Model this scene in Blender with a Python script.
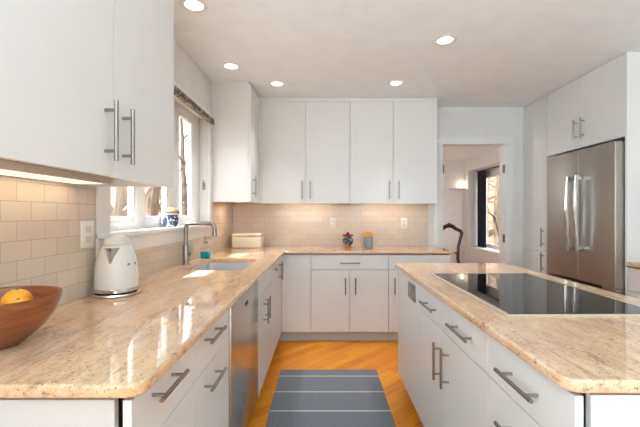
import bpy, bmesh, math, random
from mathutils import Vector, Matrix

# ------------------------------------------------------------------ scene, camera, light
for o in list(bpy.data.objects):
    bpy.data.objects.remove(o)
S = bpy.context.scene
C = S.collection
F_PX = 365.0
cam_d = bpy.data.cameras.new('camera')
cam_d.sensor_fit = 'HORIZONTAL'
cam_d.sensor_width = 36.0
cam_d.lens = F_PX / 640 * 36.0
cam_d.shift_x = -3.0 / 640
cam_d.shift_y = 1.0 / 640
cam_d.clip_start = 0.05
cam = bpy.data.objects.new('camera', cam_d)
cam.location = (0, 0, 1.275)
cam.rotation_euler = (math.pi / 2, 0, 0)
C.objects.link(cam)
S.camera = cam
S.view_settings.view_transform = 'Standard'
S.view_settings.look = 'None'
S.view_settings.exposure = 0.47
S.view_settings.gamma = 1.0
S.view_settings.use_curve_mapping = False

W = bpy.data.worlds.new('world')
S.world = W
W.use_nodes = True
bg = W.node_tree.nodes['Background']
bg.inputs[0].default_value = (0.86, 0.93, 1.0, 1)
bg.inputs[1].default_value = 4.0

def lamp(name, kind, loc, energy, color=(1, 1, 1), direction=None, size=None, size_y=None, parent=None, **kw):
    d = bpy.data.lights.new(name, kind)
    d.energy = energy
    d.color = color
    if kind == 'AREA':
        d.shape = kw.get('shape', 'RECTANGLE')
        d.size = size
        if d.shape in ('RECTANGLE', 'ELLIPSE'):
            d.size_y = size_y or size
        if 'spread' in kw:
            d.spread = kw['spread']
    if kind == 'POINT':
        d.shadow_soft_size = size or 0.05
    if kind == 'SPOT':
        d.spot_size = kw.get('angle', 2.4)
        d.spot_blend = 1.0
        d.shadow_soft_size = size or 0.05
    if kind == 'SUN':
        d.angle = kw.get('angle', 0.009)
    o = bpy.data.objects.new(name, d)
    C.objects.link(o)
    if parent is not None:
        o.parent = parent
        o.location = Vector(loc) - parent.location
    else:
        o.location = loc
    if direction is not None:
        o.rotation_euler = Vector(direction).to_track_quat('-Z', 'Y').to_euler()
    return o

EL = math.radians(50)
lamp('sun', 'SUN', (-8, -4, 9), 20.0, (1.0, 0.97, 0.93),
     (0.84 * math.cos(EL), 0.54 * math.cos(EL), -math.sin(EL)))
# added area lamps, out of view, that fill the kitchen and the dining room
lamp('rear_fill', 'AREA', (1.2, -3.35, 1.6), 5, (0.74, 0.88, 1.0), (0, 1, 0.0), 1.2, 0.85)  # added fill just outside the added rear window
lamp('side_fill', 'AREA', (-1.27, -2.2, 1.5), 30, (0.72, 0.87, 1.0), (1, 0.45, -0.1), 1.3, 1.2)  # added fill at the added left window, brightens the island and pantry fronts
lamp('uplight_fill', 'AREA', (-0.55, -1.3, 0.9), 150, (0.54, 0.815, 1.0), (0.45, -0.05, 1), 1.4, 1.4)  # added upward lamp behind the camera, lifts the ceiling and whole room
lamp('dining_fill', 'AREA', (0.35, 5.7, 1.9), 15, (0.94, 0.97, 1.0), (1, 0.25, 0.0), 1.4, 1.0)  # added fill for the dining room, placed clear of view and reflections

# ------------------------------------------------------------------ node materials
MATS = {}
def rgb(r, g, b):
    f = lambda c: ((c / 255) / 12.92) if c <= 10 else (((c / 255) + 0.055) / 1.055) ** 2.4
    return (f(r), f(g), f(b), 1)

class N:
    """small node-tree builder"""
    def __init__(s, name):
        s.m = bpy.data.materials.new(name)
        s.m.use_nodes = True
        s.t = s.m.node_tree
        s.bsdf = s.t.nodes['Principled BSDF']
        s.out = s.t.nodes['Material Output']
    def n(s, kind, **kw):
        nd = s.t.nodes.new('ShaderNode' + kind)
        for k, v in kw.items():
            setattr(nd, k, v)
        return nd
    def l(s, a, b):
        s.t.links.new(a, b)
    def coord(s):
        return s.n('TexCoord').outputs['Object']
    def mapping(s, vec, loc=(0, 0, 0), rot=(0, 0, 0), scale=(1, 1, 1)):
        m = s.n('Mapping')
        m.inputs['Location'].default_value = loc
        m.inputs['Rotation'].default_value = rot
        m.inputs['Scale'].default_value = scale
        s.l(vec, m.inputs['Vector'])
        return m.outputs[0]
    def noise(s, vec, scale, detail=4, rough=0.5, dist=0.0):
        k = s.n('TexNoise')
        k.inputs['Scale'].default_value = scale
        k.inputs['Detail'].default_value = detail
        k.inputs['Roughness'].default_value = rough
        k.inputs['Distortion'].default_value = dist
        s.l(vec, k.inputs['Vector'])
        return k.outputs['Fac']
    def ramp(s, fac, stops):
        r = s.n('ValToRGB')
        e = r.color_ramp.elements
        while len(e) < len(stops):
            e.new(0.5)
        for el, (p, c) in zip(e, stops):
            el.position = p
            el.color = c if isinstance(c, tuple) else (c, c, c, 1)
        s.l(fac, r.inputs[0])
        return r.outputs[0]
    def mix(s, fac, a, b, mode='MIX'):
        m = s.n('Mix', data_type='RGBA', blend_type=mode)
        for sock, v in ((m.inputs[0], fac), (m.inputs[6], a), (m.inputs[7], b)):
            if hasattr(v, 'links') or hasattr(v, 'is_linked'):
                s.l(v, sock)
            else:
                sock.default_value = v
        return m.outputs[2]
    def math(s, op, a, b=0.0):
        m = s.n('Math', operation=op)
        for sock, v in ((m.inputs[0], a), (m.inputs[1], b)):
            if hasattr(v, 'is_linked'):
                s.l(v, sock)
            else:
                sock.default_value = v
        return m.outputs[0]
    def bump(s, h, strength=0.2, dist=0.01):
        b = s.n('Bump')
        b.inputs['Strength'].default_value = strength
        b.inputs['Distance'].default_value = dist
        s.l(h, b.inputs['Height'])
        s.l(b.outputs[0], s.bsdf.inputs['Normal'])
    def set(s, **kw):
        for k, v in kw.items():
            s.bsdf.inputs[k].default_value = v
        return s

def plain(name, col, rough=0.5, metal=0.0, var=0.03, scale=6.0, coat=0.0, bump=0.0):
    """one colour with a faint procedural mottling"""
    if name in MATS:
        return MATS[name]
    k = N(name)
    k.set(Roughness=rough, Metallic=metal)
    if coat:
        k.bsdf.inputs['Coat Weight'].default_value = coat
        k.bsdf.inputs['Coat Roughness'].default_value = 0.05
    nz = k.noise(k.coord(), scale, 3)
    lo = tuple(c * (1 - var) for c in col[:3]) + (1,)
    hi = tuple(min(1, c * (1 + var)) for c in col[:3]) + (1,)
    k.l(k.ramp(nz, [(0.3, lo), (0.7, hi)]), k.bsdf.inputs['Base Color'])
    if bump:
        k.bump(k.noise(k.coord(), 160, 2), bump, 0.002)
    MATS[name] = k.m
    return k.m

def emissive(name, col, strength):
    k = N(name)
    k.set(Roughness=0.4)
    k.bsdf.inputs['Base Color'].default_value = (0.8, 0.8, 0.8, 1)
    k.bsdf.inputs['Emission Color'].default_value = col
    k.bsdf.inputs['Emission Strength'].default_value = strength
    return k.m

M_WALL = plain('wall_paint', rgb(228, 224, 218), 0.6)
M_CEIL = plain('ceiling_paint', rgb(243, 246, 248), 0.55)
M_DOOR = plain('cabinet_white', rgb(228, 223, 218), 0.32, var=0.01, scale=3)
M_TRIM = plain('trim_white', rgb(234, 231, 227), 0.35, var=0.01)
M_CARC = plain('carcass_white', rgb(204, 200, 196), 0.45, var=0.01)
M_TOE = plain('toe_grey', rgb(196, 192, 188), 0.5, var=0.01)
M_NICKEL = plain('brushed_nickel', rgb(158, 151, 144), 0.27, 1.0, 0.05, 90)
M_CHROME = plain('chrome', rgb(205, 203, 200), 0.12, 1.0, 0.02)
M_DARK = plain('dark_gap', rgb(38, 36, 35), 0.6)
M_PLATE = plain('switch_plate', rgb(236, 230, 220), 0.4, var=0.01)
M_BRASS = plain('aged_brass', rgb(120, 100, 78), 0.4, 0.9)

def steel_material(name, col, axis_scale, rough=0.28):
    k = N(name)
    k.set(Metallic=0.95, Roughness=rough)
    v = k.mapping(k.coord(), scale=axis_scale)
    nz = k.noise(v, 5.0, 6, 0.6)
    big = k.noise(k.coord(), 1.6, 2)
    c = k.ramp(nz, [(0.25, tuple(x * 0.90 for x in col[:3]) + (1,)), (0.75, col)])
    k.l(c, k.bsdf.inputs['Base Color'])
    k.l(k.ramp(big, [(0.3, rough - 0.05), (0.7, rough + 0.07)]), k.bsdf.inputs['Roughness'])
    k.bump(nz, 0.04, 0.002)
    return k.m
M_STEEL = steel_material('stainless_steel', rgb(178, 172, 164), (60, 60, 1.2), 0.44)
M_STEELD = steel_material('stainless_dishwasher', rgb(200, 195, 188), (60, 60, 1.2), 0.22)
M_STEELH = steel_material('stainless_sink', rgb(216, 216, 216), (2, 60, 60), 0.4)

def granite():
    k = N('granite')
    co = k.coord()
    # broad drifting tone, stretched along the slab
    v = k.mapping(co, rot=(0, 0, math.radians(-9)), scale=(1.0, 0.3, 1.0))
    flow = k.noise(v, 22, 8, 0.8, 0.3)
    base = k.ramp(flow, [(0.30, rgb(182, 126, 86)), (0.45, rgb(216, 166, 120)), (0.58, rgb(231, 188, 144)), (0.74, rgb(238, 212, 180))])
    cloud = k.ramp(k.noise(k.mapping(co, scale=(1, 0.5, 1)), 5, 4, 0.6), [(0.35, rgb(214, 186, 168)), (0.65, rgb(232, 196, 150))])
    base = k.mix(0.30, base, cloud)
    # short brown streaks
    v2 = k.mapping(co, loc=(3, 1, 0), rot=(0, 0, math.radians(-14)), scale=(1.0, 0.22, 1.0))
    st = k.noise(v2, 52, 6, 0.75, 0.3)
    zone = k.ramp(k.noise(k.mapping(co, rot=(0, 0, math.radians(-9)), scale=(1, 0.3, 1)), 8, 3), [(0.36, 0.3), (0.58, 1.0)])
    streak = k.ramp(st, [(0.55, 0.0), (0.66, 1.0)])
    base = k.mix(k.math('MULTIPLY', k.math('MULTIPLY', streak, zone), 0.8), base, rgb(140, 92, 70))
    # dark mica flecks and pale quartz grains
    sp = k.noise(k.mapping(co, scale=(1, 0.6, 1)), 105, 3, 0.75)
    base = k.mix(k.math('MULTIPLY', k.math('MULTIPLY', k.ramp(sp, [(0.59, 0.0), (0.65, 1.0)]), zone), 0.9), base, rgb(84, 58, 50))
    sp2 = k.noise(k.mapping(co, loc=(9, 4, 2)), 95, 2, 0.65)
    base = k.mix(k.math('MULTIPLY', k.ramp(sp2, [(0.57, 0.0), (0.67, 1.0)]), 0.5), base, rgb(224, 206, 192))
    v4 = k.mapping(co, loc=(0.7, 0, 0), rot=(0, 0, math.radians(-7)), scale=(1, 0.06, 1))
    vein = k.ramp(k.math('ABSOLUTE', k.math('SUBTRACT', k.noise(v4, 7, 3, 0.5, 0.3), 0.5)), [(0.0, 1.0), (0.007, 0.0)])
    base = k.mix(k.math('MULTIPLY', vein, 0.4), base, rgb(132, 92, 72))
    k.l(base, k.bsdf.inputs['Base Color'])
    k.set(Roughness=0.05)
    k.bsdf.inputs['Specular IOR Level'].default_value = 0.65
    return k.m
M_GRANITE = granite()

def tile(name, axis):
    """running-bond glossy tile; axis = the horizontal world axis along the wall"""
    k = N(name)
    sx = k.n('SeparateXYZ')
    k.l(k.coord(), sx.inputs[0])
    cx = k.n('CombineXYZ')
    k.l(k.math('ADD', sx.outputs[axis], 0.066), cx.inputs[0])
    k.l(k.math('SUBTRACT', sx.outputs[2], 0.915), cx.inputs[1])
    b = k.n('TexBrick', offset=0.5, offset_frequency=2, squash=1.0)
    b.inputs['Scale'].default_value = 1.0
    b.inputs['Brick Width'].default_value = 0.124
    b.inputs['Row Height'].default_value = 0.0675
    b.inputs['Mortar Size'].default_value = 0.0011
    b.inputs['Mortar Smooth'].default_value = 0.25
    b.inputs['Color1'].default_value = rgb(212, 194, 174)
    b.inputs['Color2'].default_value = rgb(219, 203, 184)
    b.inputs['Mortar'].default_value = rgb(176, 158, 140)
    k.l(cx.outputs[0], b.inputs['Vector'])
    k.l(b.outputs['Color'], k.bsdf.inputs['Base Color'])
    k.set(Roughness=0.16)
    wav = k.noise(k.coord(), 16, 2)
    h = k.math('ADD', k.math('MULTIPLY', b.outputs['Fac'], -1.0), k.math('MULTIPLY', wav, 0.5))
    k.bump(h, 0.35, 0.003)
    return k.m
M_TILE_Y = tile('cream_tile_side', 1)
M_TILE_X = tile('cream_tile_end', 0)

def wood_floor():
    k = N('oak_strip_floor')
    v = k.mapping(k.coord(), rot=(0, 0, math.radians(-45)))
    b = k.n('TexBrick', offset=0.37, offset_frequency=2)
    b.inputs['Scale'].default_value = 1.0
    b.inputs['Brick Width'].default_value = 0.95
    b.inputs['Row Height'].default_value = 0.083
    b.inputs['Mortar Size'].default_value = 0.0009
    b.inputs['Mortar Smooth'].default_value = 0.1
    b.inputs['Color1'].default_value = rgb(202, 98, 1)
    b.inputs['Color2'].default_value = rgb(238, 152, 24)
    b.inputs['Mortar'].default_value = rgb(140, 66, 14)
    k.l(v, b.inputs['Vector'])
    g = k.noise(k.mapping(v, scale=(1.2, 26, 1)), 3.0, 6, 0.6, 0.5)
    gr = k.ramp(g, [(0.3, rgb(190, 92, 2)), (0.6, rgb(242, 164, 50))])
    col = k.mix(0.4, b.outputs['Color'], gr)
    k.l(col, k.bsdf.inputs['Base Color'])
    k.set(Roughness=0.36)
    k.bsdf.inputs['Specular IOR Level'].default_value = 0.3
    k.bump(k.math('MULTIPLY', b.outputs['Fac'], -1.0), 0.2, 0.002)
    return k.m
M_FLOOR = wood_floor()

def rug_mat():
    k = N('woven_blue_rug')
    sx = k.n('SeparateXYZ')
    k.l(k.coord(), sx.inputs[0])
    t = k.math('FRACT', k.math('DIVIDE', k.math('SUBTRACT', 5.402, sx.outputs[1]), 0.2535))
    line = k.math('LESS_THAN', t, 0.05)
    nz = k.noise(k.mapping(k.coord(), scale=(30, 260, 1)), 2.0, 3, 0.6)
    base = k.ramp(nz, [(0.3, rgb(96, 99, 106)), (0.7, rgb(136, 138, 144))])
    k.l(k.mix(line, base, rgb(206, 196, 182)), k.bsdf.inputs['Base Color'])
    k.set(Roughness=0.95)
    k.bump(nz, 0.4, 0.004)
    return k.m
M_RUG = rug_mat()

def wood(name, c1, c2, rough=0.35, scale=(3, 3, 20)):
    k = N(name)
    v = k.mapping(k.coord(), scale=scale)
    g = k.noise(v, 2.2, 6, 0.6, 1.5)
    k.l(k.ramp(g, [(0.3, c1), (0.7, c2)]), k.bsdf.inputs['Base Color'])
    k.set(Roughness=rough)
    return k.m
M_BOWL = wood('turned_wood', rgb(104, 54, 26), rgb(166, 98, 54), 0.3)
M_CHAIRW = wood('dark_walnut', rgb(52, 30, 22), rgb(90, 54, 38), 0.35)

def glass_mat(name, tint=(1, 1, 1, 1), refl=0.04):
    k = N(name)
    tr = k.n('BsdfTransparent')
    tr.inputs[0].default_value = tint
    gl = k.n('BsdfGlossy')
    gl.inputs['Roughness'].default_value = 0.02
    mx = k.n('MixShader')
    mx.inputs[0].default_value = refl
    k.l(tr.outputs[0], mx.inputs[1])
    k.l(gl.outputs[0], mx.inputs[2])
    k.l(mx.outputs[0], k.out.inputs[0])
    return k.m
M_GLASS = glass_mat('window_glass')
M_CLEAR = glass_mat('clear_bottle', (0.93, 0.96, 0.96, 1))

# ------------------------------------------------------------------ mesh helpers
def add_box(bm, lo, hi, bevel=0.0, seg=2):
    r = bmesh.ops.create_cube(bm, size=1.0)
    vs = r['verts']
    for v in vs:
        v.co = Vector([(lo[i] + hi[i]) / 2 + v.co[i] * (hi[i] - lo[i]) for i in range(3)])
    if bevel:
        es = {e for v in vs for e in v.link_edges}
        bmesh.ops.bevel(bm, geom=list(es), offset=bevel, segments=seg, profile=0.5, affect='EDGES')

def box_bm(lo, hi, bevel=0.0, seg=2):
    bm = bmesh.new()
    add_box(bm, lo, hi, bevel, seg)
    return bm

def ring(bm, center, u, v, r, n):
    return [bm.verts.new(center + u * (r * math.cos(2 * math.pi * i / n)) + v * (r * math.sin(2 * math.pi * i / n))) for i in range(n)]

def bridge(bm, a, b):
    n = len(a)
    for i in range(n):
        try:
            bm.faces.new((a[i], a[(i + 1) % n], b[(i + 1) % n], b[i]))
        except ValueError:
            pass

def add_tube(bm, pts, radii, n=12, caps=True):
    pts = [Vector(p) for p in pts]
    if not isinstance(radii, (list, tuple)):
        radii = [radii] * len(pts)
    prev, u = None, None
    for i, p in enumerate(pts):
        if i == 0:
            d = pts[1] - pts[0]
        elif i == len(pts) - 1:
            d = pts[-1] - pts[-2]
        else:
            d = (pts[i + 1] - p).normalized() + (p - pts[i - 1]).normalized()
        d.normalize()
        if u is None:
            a = Vector((0, 0, 1)) if abs(d.z) < 0.9 else Vector((1, 0, 0))
            u = d.cross(a).normalized()
        else:
            u = (u - d * u.dot(d)).normalized()
        v = d.cross(u)
        cur = ring(bm, p, u, v, radii[i], n)
        if prev:
            bridge(bm, prev, cur)
        elif caps:
            bm.faces.new(list(reversed(cur)))
        prev = cur
    if caps:
        bm.faces.new(prev)

def add_lathe(bm, center, prof, n=40, close=False):
    """prof = [(radius, z)]; a radius of 0 closes to a pole"""
    c = Vector(center)
    prev = None
    for r, z in prof:
        if r <= 1e-6:
            cur = [bm.verts.new(c + Vector((0, 0, z)))]
        else:
            cur = ring(bm, c + Vector((0, 0, z)), Vector((1, 0, 0)), Vector((0, 1, 0)), r, n)
        if prev:
            if len(prev) == 1 and len(cur) > 1:
                for i in range(n):
                    bm.faces.new((prev[0], cur[(i + 1) % n], cur[i]))
            elif len(cur) == 1 and len(prev) > 1:
                for i in range(n):
                    bm.faces.new((prev[i], prev[(i + 1) % n], cur[0]))
            elif len(cur) > 1:
                bridge(bm, prev, cur)
        prev = cur

def lathe_bm(center, prof, n=40):
    bm = bmesh.new()
    add_lathe(bm, center, prof, n)
    return bm

def rounded(pts_r, seg=6):
    """polygon corners [(x, y, r)] -> outline with arcs"""
    out = []
    n = len(pts_r)
    for i, (x, y, r) in enumerate(pts_r):
        p = Vector((x, y))
        if r <= 0:
            out.append(p)
            continue
        a = (Vector(pts_r[i - 1][:2]) - p).normalized()
        b = (Vector(pts_r[(i + 1) % n][:2]) - p).normalized()
        p0, p1 = p + a * r, p + b * r
        for k in range(seg + 1):
            t = k / seg
            out.append((p0 * (1 - t) + p * t) * (1 - t) + (p * (1 - t) + p1 * t) * t)
    return out

def inset(poly, d):
    n = len(poly)
    out = []
    for i in range(n):
        p, a, b = poly[i], poly[i - 1], poly[(i + 1) % n]
        e1, e2 = (p - a).normalized(), (b - p).normalized()
        n1, n2 = Vector((-e1.y, e1.x)), Vector((-e2.y, e2.x))
        m = n1 + n2
        m = m / max(0.25, m.dot(n1)) if m.length > 1e-6 else n1
        out.append(p + m * d)
    return out

def slab_bm(outline, z0, z1, r=0.012, hole=None):
    """counter slab (outline counter-clockwise), rounded edge, optional hole"""
    bm = bmesh.new()
    prof = []
    for k in range(5):
        a = math.pi / 2 * k / 4
        prof.append((r - r * math.sin(a), z0 + r - r * math.cos(a)))
    for k in range(5):
        a = math.pi / 2 * k / 4
        prof.append((r - r * math.cos(a), z1 - r + r * math.sin(a)))
    rings = []
    for d, z in prof:
        rings.append([bm.verts.new((p.x, p.y, z)) for p in inset(outline, d)])
    for a, b in zip(rings, rings[1:]):
        bridge(bm, a, b)
    hv = {}
    if hole:
        for z in (z0, z1):
            hv[z] = [bm.verts.new((p.x, p.y, z)) for p in hole]
        bridge(bm, hv[z1], hv[z0])
    for z, rg in ((z0, rings[0]), (z1, rings[-1])):
        es = []
        for loop in [rg] + ([hv[z]] if hole else []):
            for i in range(len(loop)):
                e = bm.edges.get((loop[i], loop[(i + 1) % len(loop)]))
                if e is None:
                    e = bm.edges.new((loop[i], loop[(i + 1) % len(loop)]))
                es.append(e)
        bmesh.ops.triangle_fill(bm, edges=es, use_beauty=True, use_dissolve=False, normal=(0, 0, 1))
    bm.normal_update()
    for f in bm.faces:
        f.select = abs(f.normal.z) > 0.999
    return bm

def obj(name, bm, mat, parent=None, smooth=True, angle=35):
    bmesh.ops.recalc_face_normals(bm, faces=bm.faces[:])
    off = Vector((0, 0, 0))
    p = parent
    while p is not None:
        off += p.location
        p = p.parent
    if off.length:
        bmesh.ops.translate(bm, verts=bm.verts[:], vec=-off)
    me = bpy.data.meshes.new(name)
    if smooth:
        lim = math.radians(angle)
        for f in bm.faces:
            f.smooth = not f.select
            f.select = False
        for e in bm.edges:
            if len(e.link_faces) == 2 and e.calc_face_angle(0) > lim:
                e.smooth = False
    bm.to_mesh(me)
    bm.free()
    me.materials.append(mat)
    o = bpy.data.objects.new(name, me)
    C.objects.link(o)
    if parent is not None:
        o.parent = parent
    return o

def tag(o, label=None, cat=None, group=None, kind=None):
    if label: o['label'] = label
    if cat: o['category'] = cat
    if group: o['group'] = group
    if kind: o['kind'] = kind
    return o

def thing(name, label, cat, loc, group=None):
    o = bpy.data.objects.new(name, None)
    o.empty_display_size = 0.1
    o.location = loc
    C.objects.link(o)
    return tag(o, label, cat, group)

def struct(name, bm, mat, parent=None):
    o = obj(name, bm, mat, parent)
    if parent is None:
        o['kind'] = 'structure'
    return o

def copy_tree(src, loc, label, group=None):
    r = src.copy()
    C.objects.link(r)
    r.location = loc
    r['label'] = label
    if group: r['group'] = group
    for ch in list(src.children):
        c = ch.copy()
        C.objects.link(c)
        c.parent = r
        for g in list(ch.children):
            d = g.copy()
            C.objects.link(d)
            d.parent = c
    return r

def handle_bm(center, along, out, length=0.17, rad=0.006, stand=0.034):
    """bar pull: 'along' = axis of the bar, 'out' = direction away from the door; center lies on the door face"""
    bm = bmesh.new()
    c, a, o = Vector(center), Vector(along).normalized(), Vector(out).normalized()
    q = c + o * stand
    add_tube(bm, [q - a * length / 2, q + a * length / 2], rad, 12)
    for s in (-1, 1):
        b = a * (s * length * 0.34)
        add_tube(bm, [c + b, q + b], rad * 0.8, 10)
    return bm

# ------------------------------------------------------------------ key dimensions
XL = -1.045            # left wall plaster
XT = -1.037            # left tile face
YB = 4.22              # back wall plaster
YT = 4.212
CEIL = 2.515
FL = -0.413            # left run door face
FB = 3.632             # back run door face
FI = 0.556             # island door face
XP = 2.315             # pantry / fridge-surround door face
XR = 2.95              # right wall
G = 0.002             # half gap between fronts
WY0, WY1, WZ0, WZ1 = 1.765, 3.31, 1.165, 2.14     # sink window opening
DX0, DX1, DZ = 1.37, 2.11, 2.10                    # doorway

# ------------------------------------------------------------------ room shell
def multi(boxes):
    bm = bmesh.new()
    for lo, hi in boxes:
        add_box(bm, lo, hi)
    return bm

struct('floor', box_bm((-1.2, -3.2, -0.08), (3.6, 8.2, 0.0)), M_FLOOR)
struct('ceiling', box_bm((-1.2, -3.2, CEIL), (3.1, 4.34, CEIL + 0.1)), M_CEIL)
struct('wall_left', multi([
    ((-1.2, -3.2, 0), (XL, -2.9, CEIL)), ((-1.2, -1.5, 0), (XL, WY0, CEIL)), ((-1.2, -2.9, 0), (XL, -1.5, 0.85)), ((-1.2, -2.9, 2.15), (XL, -1.5, CEIL)), ((-1.2, WY1, 0), (XL, 4.34, CEIL)),
    ((-1.2, WY0, 0), (XL, WY1, WZ0)), ((-1.2, WY0, WZ1), (XL, WY1, CEIL))]), M_WALL)
struct('wall_back', multi([
    ((XL, YB, 0), (DX0, YB + 0.12, CEIL)), ((DX1, YB, 0), (3.1, YB + 0.12, CEIL)),
    ((DX0, YB, DZ), (DX1, YB + 0.12, CEIL))]), M_WALL)
struct('wall_right', multi([((XR, -3.2, 0), (3.1, YB, CEIL))]), M_WALL)
struct('wall_front', multi([((-1.2, -3.2, 0), (0.6, -3.08, CEIL)), ((1.8, -3.2, 0), (XR, -3.08, CEIL)),
    ((0.6, -3.2, 2.05), (1.8, -3.08, CEIL)), ((0.6, -3.2, 0), (1.8, -3.08, 1.2))]), M_WALL)
w4 = struct('added_window_left', multi([((-1.16, y - 0.04, 0.85), (-1.08, y + 0.04, 2.15)) for y in (-2.86, -2.2, -1.54)]
    + [((-1.159, -2.82, 0.85), (-1.081, -1.58, 0.93)), ((-1.159, -2.82, 2.07), (-1.081, -1.58, 2.15))]), M_TRIM)  # unseen window behind the camera, added to let in side light
w3 = struct('added_window_rear', multi([((x - 0.04, -3.18, 1.2), (x + 0.04, -3.10, 2.05)) for x in (0.64, 1.2, 1.76)]
    + [((0.68, -3.179, 1.2), (1.72, -3.101, 1.28)), ((0.68, -3.179, 1.97), (1.72, -3.101, 2.05))]), M_TRIM)  # unseen rear wall window, added as an opening for fill light

# doorway lining, casing and hinges
cas = bmesh.new()
for x0, x1 in ((DX0 - 0.09, DX0), (DX1, DX1 + 0.09)):
    add_box(cas, (x0, YB - 0.018, 0), (x1, YB - 0.001, DZ + 0.0), 0.003)
add_box(cas, (DX0 - 0.09, YB - 0.019, DZ), (DX1 + 0.09, YB - 0.001, DZ + 0.09), 0.003)
add_box(cas, (DX0 + 0.0, YB - 0.012, 0), (DX0 + 0.014, YB + 0.12, DZ - 0.014))
add_box(cas, (DX1 - 0.014, YB - 0.012, 0), (DX1, YB + 0.12, DZ - 0.014))
add_box(cas, (DX0, YB - 0.012, DZ - 0.014), (DX1, YB + 0.12, DZ))
dr = struct('door_1', cas, M_TRIM)
for x, z in ((DX1 - 0.022, 1.80), (DX1 - 0.022, 1.00), (DX0 + 0.019, 1.80)):
    hb = box_bm((x - 0.006, YB - 0.014, z - 0.045), (x + 0.006, YB + 0.012, z + 0.045), 0.002)
    add_tube(hb, [(x, YB - 0.016, z - 0.048), (x, YB - 0.016, z + 0.048)], 0.007, 10)
    tag(obj('hinge', hb, M_BRASS, dr), 'aged brass hinge')

# tiled splashbacks
struct('wall_left_tiles', multi([
    ((XL, -0.4, 0.9155), (XT, 1.664, 1.43)),
    ((XL, 1.664, 0.9155), (XT, 3.395, 1.078)),
    ((XL, 3.395, 0.9155), (XT, YT, 1.395))]), M_TILE_Y)
struct('wall_back_tiles', multi([((XT, YT, 0.9155), (1.21, YB, 1.395))]), M_TILE_X)

# ------------------------------------------------------------------ sink window
wf = bmesh.new()
GX0, GX1 = -1.165, -1.12
for y0, y1 in ((WY0, WY0 + 0.07), (2.19, 2.29), (2.65, 2.84), (3.15, WY1)):
    add_box(wf, (GX0, y0, WZ0), (GX1, y1, WZ1), 0.004)
add_box(wf, (GX0, WY0, WZ0), (GX1 - 0.001, WY1, WZ0 + 0.07), 0.004)
add_box(wf, (GX0, WY0, WZ1 - 0.05), (GX1 - 0.001, WY1, WZ1), 0.004)
w1 = struct('window_1', wf, M_TRIM)
for y0, y1 in ((WY0 + 0.07, 2.19), (2.29, 2.65), (2.84, 3.15)):
    sb = bmesh.new()
    z0, z1, t = WZ0 + 0.07, WZ1 - 0.05, 0.022
    add_box(sb, (GX0 + 0.004, y0, z0), (GX1 - 0.006, y0 + t, z1), 0.003)
    add_box(sb, (GX0 + 0.004, y1 - t, z0), (GX1 - 0.006, y1, z1), 0.003)
    add_box(sb, (GX0 + 0.004, y0 + t, z0), (GX1 - 0.006, y1 - t, z0 + 0.03), 0.003)
    add_box(sb, (GX0 + 0.004, y0 + t, z1 - 0.03), (GX1 - 0.006, y1 - t, z1), 0.003)
    sash = obj('sash', sb, M_TRIM, w1)
    obj('pane', box_bm((-1.146, y0 + t, z0 + 0.03), (-1.142, y1 - t, z1 - 0.03)), M_GLASS, sash)
lk = bmesh.new()
add_box(lk, (-1.09, WY1 - 0.012, 1.50), (-1.065, WY1 - 0.001, 1.56), 0.003)
add_tube(lk, [(-1.078, WY1 - 0.008, 1.53), (-1.075, WY1 - 0.03, 1.545), (-1.07, WY1 - 0.035, 1.58)], 0.005, 8)
obj('latch', lk, M_NICKEL, w1)
# casing, stool and apron
cs = bmesh.new()
add_box(cs, (XL + 0.001, WY0 - 0.1, 1.165), (-1.026, WY0, 2.17), 0.003)
add_box(cs, (XL + 0.001, WY1, 1.165), (-1.026, WY1 + 0.085, 2.17), 0.003)
add_box(cs, (XL + 0.001, WY0 - 0.1, 2.17), (-1.024, WY1 + 0.085, 2.19), 0.003)
struct('trim_1', cs, M_TRIM)
st = bmesh.new()
add_box(st, (GX1 + 0.0005, WY0 + 0.0, 1.1655), (-1.0, WY1 - 0.0, 1.189), 0.004)
add_box(st, (-1.04, WY0 - 0.1, 1.1645), (-0.995, WY1 + 0.085, 1.1885), 0.004)
add_box(st, (XL + 0.001, WY0 - 0.1, 1.079), (-1.026, WY1 + 0.085, 1.1645), 0.002)
struct('trim_2', st, M_TRIM)

def shade_fabric():
    k = N('shade_fabric')
    n1 = k.noise(k.mapping(k.coord(), scale=(20, 22, 20)), 1.6, 3, 0.6, 0.6)
    k.l(k.ramp(n1, [(0.50, rgb(104, 90, 76)), (0.64, rgb(206, 198, 186))]), k.bsdf.inputs['Base Color'])
    k.set(Roughness=0.9)
    return k.m
sh = thing('window_shade', 'raised patterned fabric shade folded up at the head of the sink window', 'window shade', (-1.0, 2.5, 2.1))
obj('headrail', box_bm((-1.023, WY0 - 0.03, 2.138), (-0.985, WY1 + 0.03, 2.165), 0.003), M_TRIM, sh)
fb = bmesh.new()
for i in range(4):
    zz = 2.092 + i * 0.0115
    add_box(fb, (-1.02 + 0.002 * (i % 2), WY0 - 0.02, zz), (-0.986 - 0.003 * (i % 2), WY1 + 0.02, zz + 0.0105), 0.004)
tag(obj('folded_fabric', fb, shade_fabric(), sh), 'brown and white printed fabric folds')

# roof overhang outside the window, its reach set to block the high sun
struct('roof', box_bm((-1.78, -3.2, 2.45), (-1.2, 4.34, 2.6)), M_TRIM)

for y0, y1 in ((-2.82, -2.24), (-2.16, -1.58)):
    obj('pane', box_bm((-1.122, y0, 0.93), (-1.118, y1, 2.07)), M_GLASS, w4)
for x0, x1 in ((0.68, 1.16), (1.24, 1.72)):
    obj('pane', box_bm((x0, -3.142, 1.28), (x1, -3.138, 1.97)), M_GLASS, w3)

# ------------------------------------------------------------------ cabinets
def front(name, parent, lo, hi, mat=M_DOOR):
    return obj(name, box_bm(lo, hi, 0.0008, 1), mat, parent)

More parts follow.
